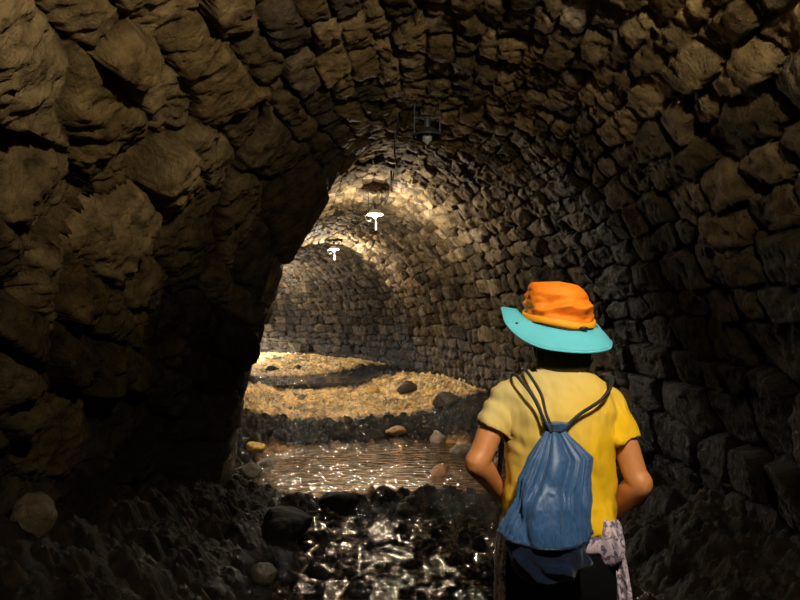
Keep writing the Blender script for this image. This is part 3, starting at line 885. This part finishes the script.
# base panel, sagging
def base_ring(t, n=120):
    th = t * PI / 2
    r = math.cos(th) ** .55; dz = math.sin(th)
    ring = []
    for k in range(n):
        a = 2 * PI * k / n; ca, sa = math.cos(a), math.sin(a); e = 2 / 2.5
        ca2 = math.copysign(abs(ca) ** e, ca); sa2 = math.copysign(abs(sa) ** e, sa)
        sag = .138 - .010 * math.cos(a)
        z = 1.012 - .022 * max(0, -sa) * (1 - t) - sag * dz
        cr = mnoise.fractal(Vector((ca * 2.2 + 4, sa * 1.5, z * 17)), 1, 2, 4)
        fold = math.sin((ca * .13 * .8 + z) * 75 + 3 * mnoise.noise(Vector((ca * 2, sa, z * 9))))
        f = 1 + (.10 * cr + .09 * fold * (0.4 + .6 * (ca > -.2))) * min(1, t * 4)
        ring.append(Vector((-.092 + .121 * ca2 * r * f + .01 * dz, min(-.199 + .085 * sa2 * r * f, -.120), z)))
    return ring
mb = MB(); mb.loft([base_ring(t) for t in np.linspace(0, .985, 44)], cap=True)
bs = mb.obj('bag_base', M_navy, bag); tag(bs, 'dark navy base panel')
pp = MB()
closed_tube(pp, [p + (p - Vector((-.092, -.199, p.z))) * .02 for p in bag_ring(.762, 96)], .0035, .0035, 8)
pp.obj('piping', M_navy, bag)
# ruffled mouth tied tight
mo = MB(); closed_tube(mo, [Vector((-.052 + .027 * math.cos(t), -.152 + .021 * math.sin(t), 1.280)) for t in np.linspace(0, 2 * PI, 25)[:-1]], .004, .004, 8)
mo.obj('drawstring_knot', M_cord, bag)
def cord(pts, r=.0045):
    P = smooth_path(pts, 8)
    c = MB(); c.tube([p[:3] for p in P], r, 10)
    return c.obj('shoulder_cord', M_cord, bag)
# over each shoulder, down the front, back to the base corner
L1 = [(-.070, -.170, 1.278), (-.092, -.150, 1.325), (-.115, -.135, 1.375), (-.146, -.100, 1.420), (-.156, -.04, 1.434), (-.15, .05, 1.415), (-.155, .11, 1.33), (-.172, .125, 1.2), (-.188, .10, 1.07), (-.175, .02, .98), (-.17, -.10, .95), (-.16, -.15, .93)]
L2 = [(-.064, -.168, 1.284), (-.080, -.150, 1.330), (-.090, -.138, 1.380), (-.114, -.106, 1.428), (-.124, -.04, 1.446), (-.12, .05, 1.425), (-.135, .11, 1.33), (-.16, .13, 1.2), (-.182, .105, 1.08), (-.173, .025, .985), (-.168, -.10, .955), (-.158, -.15, .935)]
R1 = [(-.040, -.170, 1.278), (.010, -.150, 1.318), (.080, -.137, 1.362), (.120, -.106, 1.402), (.136, -.04, 1.424), (.13, .05, 1.41), (.138, .11, 1.32), (.158, .125, 1.2), (.178, .1, 1.06), (.155, .0, .985), (.09, -.085, .965), (-.02, -.15, .94)]
R2 = [(-.034, -.168, 1.283), (.018, -.151, 1.326), (.087, -.138, 1.369), (.126, -.106, 1.408), (.143, -.04, 1.426), (.138, .05, 1.412), (.146, .11, 1.32), (.166, .125, 1.2), (.184, .1, 1.06), (.158, .0, .98), (.088, -.085, .96), (-.015, -.15, .935)]
for P in (L1, L2, R1, R2): cord(P)

# ------------------------------------------------------------------ lamps
M_metal = simple('grey_lamp_metal', (.10, .10, .10, 1), .5, metal=.6, noise_scale=60, var=.3)
M_enamel = simple('white_enamel', (.75, .72, .66, 1), .35, noise_scale=60, var=.08)
M_dull = simple('dull_glass_bulb', (.45, .43, .38, 1), .08, noise_scale=40, var=.1, spec=.8)
M_bulb = simple('lit_bulb', (1, .9, .7, 1), .3, emis=((1, .80, .52, 1), 30))
def crown_z(s):
    return float(profile(np.array([float(s)]), np.array([UL / 2]))[1][0])

def lamp(s, v, z, lit, label, power=0, glow_r=.05):
    a = np.array([float(s)]); x, y, p = [float(q[0]) for q in axis(a)]
    x += math.cos(p) * v; y += math.sin(p) * v
    r = empty('hanging_lamp', (x, y, z), p)
    tag(r, label, 'lamp', 'lamps hung along the tunnel crown')
    top = crown_z(s) - z + .04
    for sx in (-1, 1):
        b = MB(); b.tube([(sx * .085, 0, .0), (sx * .085, 0, top)], .005, 8); b.obj('bracket_rod', M_metal, r)
    b = MB(); b.tube([(-.085, 0, .13), (.085, 0, .13)], .005, 8); b.obj('cross_bar', M_metal, r)
    s_ = MB(); s_.loft([ring_pts((0, 0, zz), X, Y, rr, rr, 32) for zz, rr in ((.004, .078), (.012, .098), (.004, .102), (-.004, .102), (.012, .095), (.03, .075), (.055, .05), (.06, .03))], cap=False)
    so = s_.obj('lamp_shade', M_enamel if lit else M_metal, r)
    sk = MB(); sk.tube([(0, 0, .125), (0, 0, .05)], .022, 14); sk.obj('socket', M_metal, r)
    bu = MB(); P = [(0, 0, .05, .018), (0, 0, .03, .022), (0, 0, .0, .034), (0, 0, -.025, .030), (0, 0, -.04, .012)]
    bu.tube([q[:3] for q in P], [q[3] for q in P], 18); bu.obj('bulb', M_bulb if lit else M_dull, r)
    hk = MB(); P = smooth_path([(-.10, .0, -.01), (-.125, 0, -.03), (-.115, 0, -.065), (-.085, 0, -.085), (-.06, 0, -.08), (-.055, 0, -.055)], 5)
    hk.tube([q[:3] for q in P], .0035, 8); hk.obj('hook', M_metal, r)
    if lit: pc = MB(); pc.tube([(.01, 0, -.05), (.012, 0, -.19)], .004, 8); pc.obj('pull_cord', M_enamel, r)
    if lit:
        l = bpy.data.lights.new('lamp_light', 'POINT'); l.energy = power; l.color = (1, .85, .64); l.shadow_soft_size = glow_r
        lo = bpy.data.objects.new('lamp_light', l); lo.location = (0, 0, -.19); link(lo, r)
    return r
def v_for(px, s):
    x, y, p = [float(q[0]) for q in axis(np.array([float(s)]))]
    return ((px - 425) / 600 * y - x) / math.cos(p)
LV1, LV2 = .04, .09
print('LAMPV', v_for(375, 7.62), v_for(334, 11.75), axis(np.array([7.62, 11.75, 15, 18, 20, 22.5])))
lamp(4.0, .02, 2.83, False, 'unlit dark lamp hanging nearest overhead from the crown of the vault')
lamp(7.62, LV1, 2.94, True, 'brightly lit lamp hanging from the vault beyond the first arch', 180)
lamp(11.75, LV2, 2.97, True, 'smallest lit lamp glowing farthest away down the tunnel', 190)

# ---- power cable run along the crown
cp = []
rs = random.Random(5)
for i, s in enumerate(np.arange(3.9, 12.2, .4)):
    u = UL / 2 + .22 * math.sin(s * .9 + .6)
    a = np.array([s]); x_, z_, nx, nz = [float(q[0]) for q in profile(a, np.array([u]))]
    d = (.10 if s < 5 else .34 if s < 6 else .16) + .04 * rs.random()
    cx, cy, p = [float(q[0]) for q in axis(a)]
    x_ += nx * d; z_ += nz * d
    cp.append((cx + math.cos(p) * x_, cy + math.sin(p) * x_, z_))
P = smooth_path(cp, 6)
cb = MB(); cb.tube([p[:3] for p in P], .007, 8)
tag(cb.obj('power_cable', M_cable), 'dark power cable sagging along the crown of the vault between the lamps', 'cable')

# ------------------------------------------------------------------ light
def point(name, loc, e, c, r):
    l = bpy.data.lights.new(name, 'POINT'); l.energy = e; l.color = c; l.shadow_soft_size = r
    o = bpy.data.objects.new(name, l); o.location = loc; return link(o)
# the next lamp of the row, just behind the photographer
lx, ly, lp = [float(q[0]) for q in axis(np.array([17.3]))]
point('lamp_round_bend', (lx, ly, 2.75), 280, (1, .86, .66), .05)   # hidden by the left wall
point('lamp_behind', (0.55, 0.40, 2.66), 165, (1, .90, .74), .06)

w = bpy.data.worlds.new('daylight'); scene.world = w; w.use_nodes = True
bg = w.node_tree.nodes['Background']; bg.inputs[0].default_value = (.75, .85, 1, 1); bg.inputs[1].default_value = 7.0
# sun slanting in through the mouth round the bend
ex, ey, ep = [float(q[0]) for q in axis(np.array([S1]))]
inward = Vector((.92, .33, -.58))
l = bpy.data.lights.new('sun', 'SUN'); l.energy = 14; l.angle = R(1); l.color = (1, .9, .75)
so = bpy.data.objects.new('sun', l); so.rotation_euler = inward.to_track_quat('-Z', 'Y').to_euler(); link(so)

# ---- tunnel closed behind the photographer by the darkness of the rest of the gallery
cl = MB(); 
mesh_obj('wall_back', [(-2.6, S0 + .02, -.6), (2.6, S0 + .02, -.6), (2.6, S0 + .02, 3.6), (-2.6, S0 + .02, 3.6), (-2.6, S0 - .2, -.6), (2.6, S0 - .2, -.6), (2.6, S0 - .2, 3.6), (-2.6, S0 - .2, 3.6)],
         [(0, 1, 2, 3), (7, 6, 5, 4), (0, 4, 5, 1), (1, 5, 6, 2), (2, 6, 7, 3), (3, 7, 4, 0)], rock_mat('back_wall_stone', (.1, .08, .05), .8))['kind'] = 'structure'

# ------------------------------------------------------------------ camera
cam = bpy.data.cameras.new('camera'); cam.sensor_width = 36; cam.lens = 27.0; cam.clip_start = .05
co = bpy.data.objects.new('camera', cam); link(co)
co.location = (0, 0, 1.6)
co.rotation_euler = (R(90 + 1.91), 0, R(2.386))
scene.camera = co
scene.view_settings.view_transform = 'Standard'
scene.view_settings.look = 'None'
scene.view_settings.gamma = 1
scene.view_settings.use_curve_mapping = False
scene.view_settings.exposure = 0
scene.cycles.use_denoising = True
scene.cycles.max_bounces = 6
scene.cycles.sample_clamp_indirect = 6
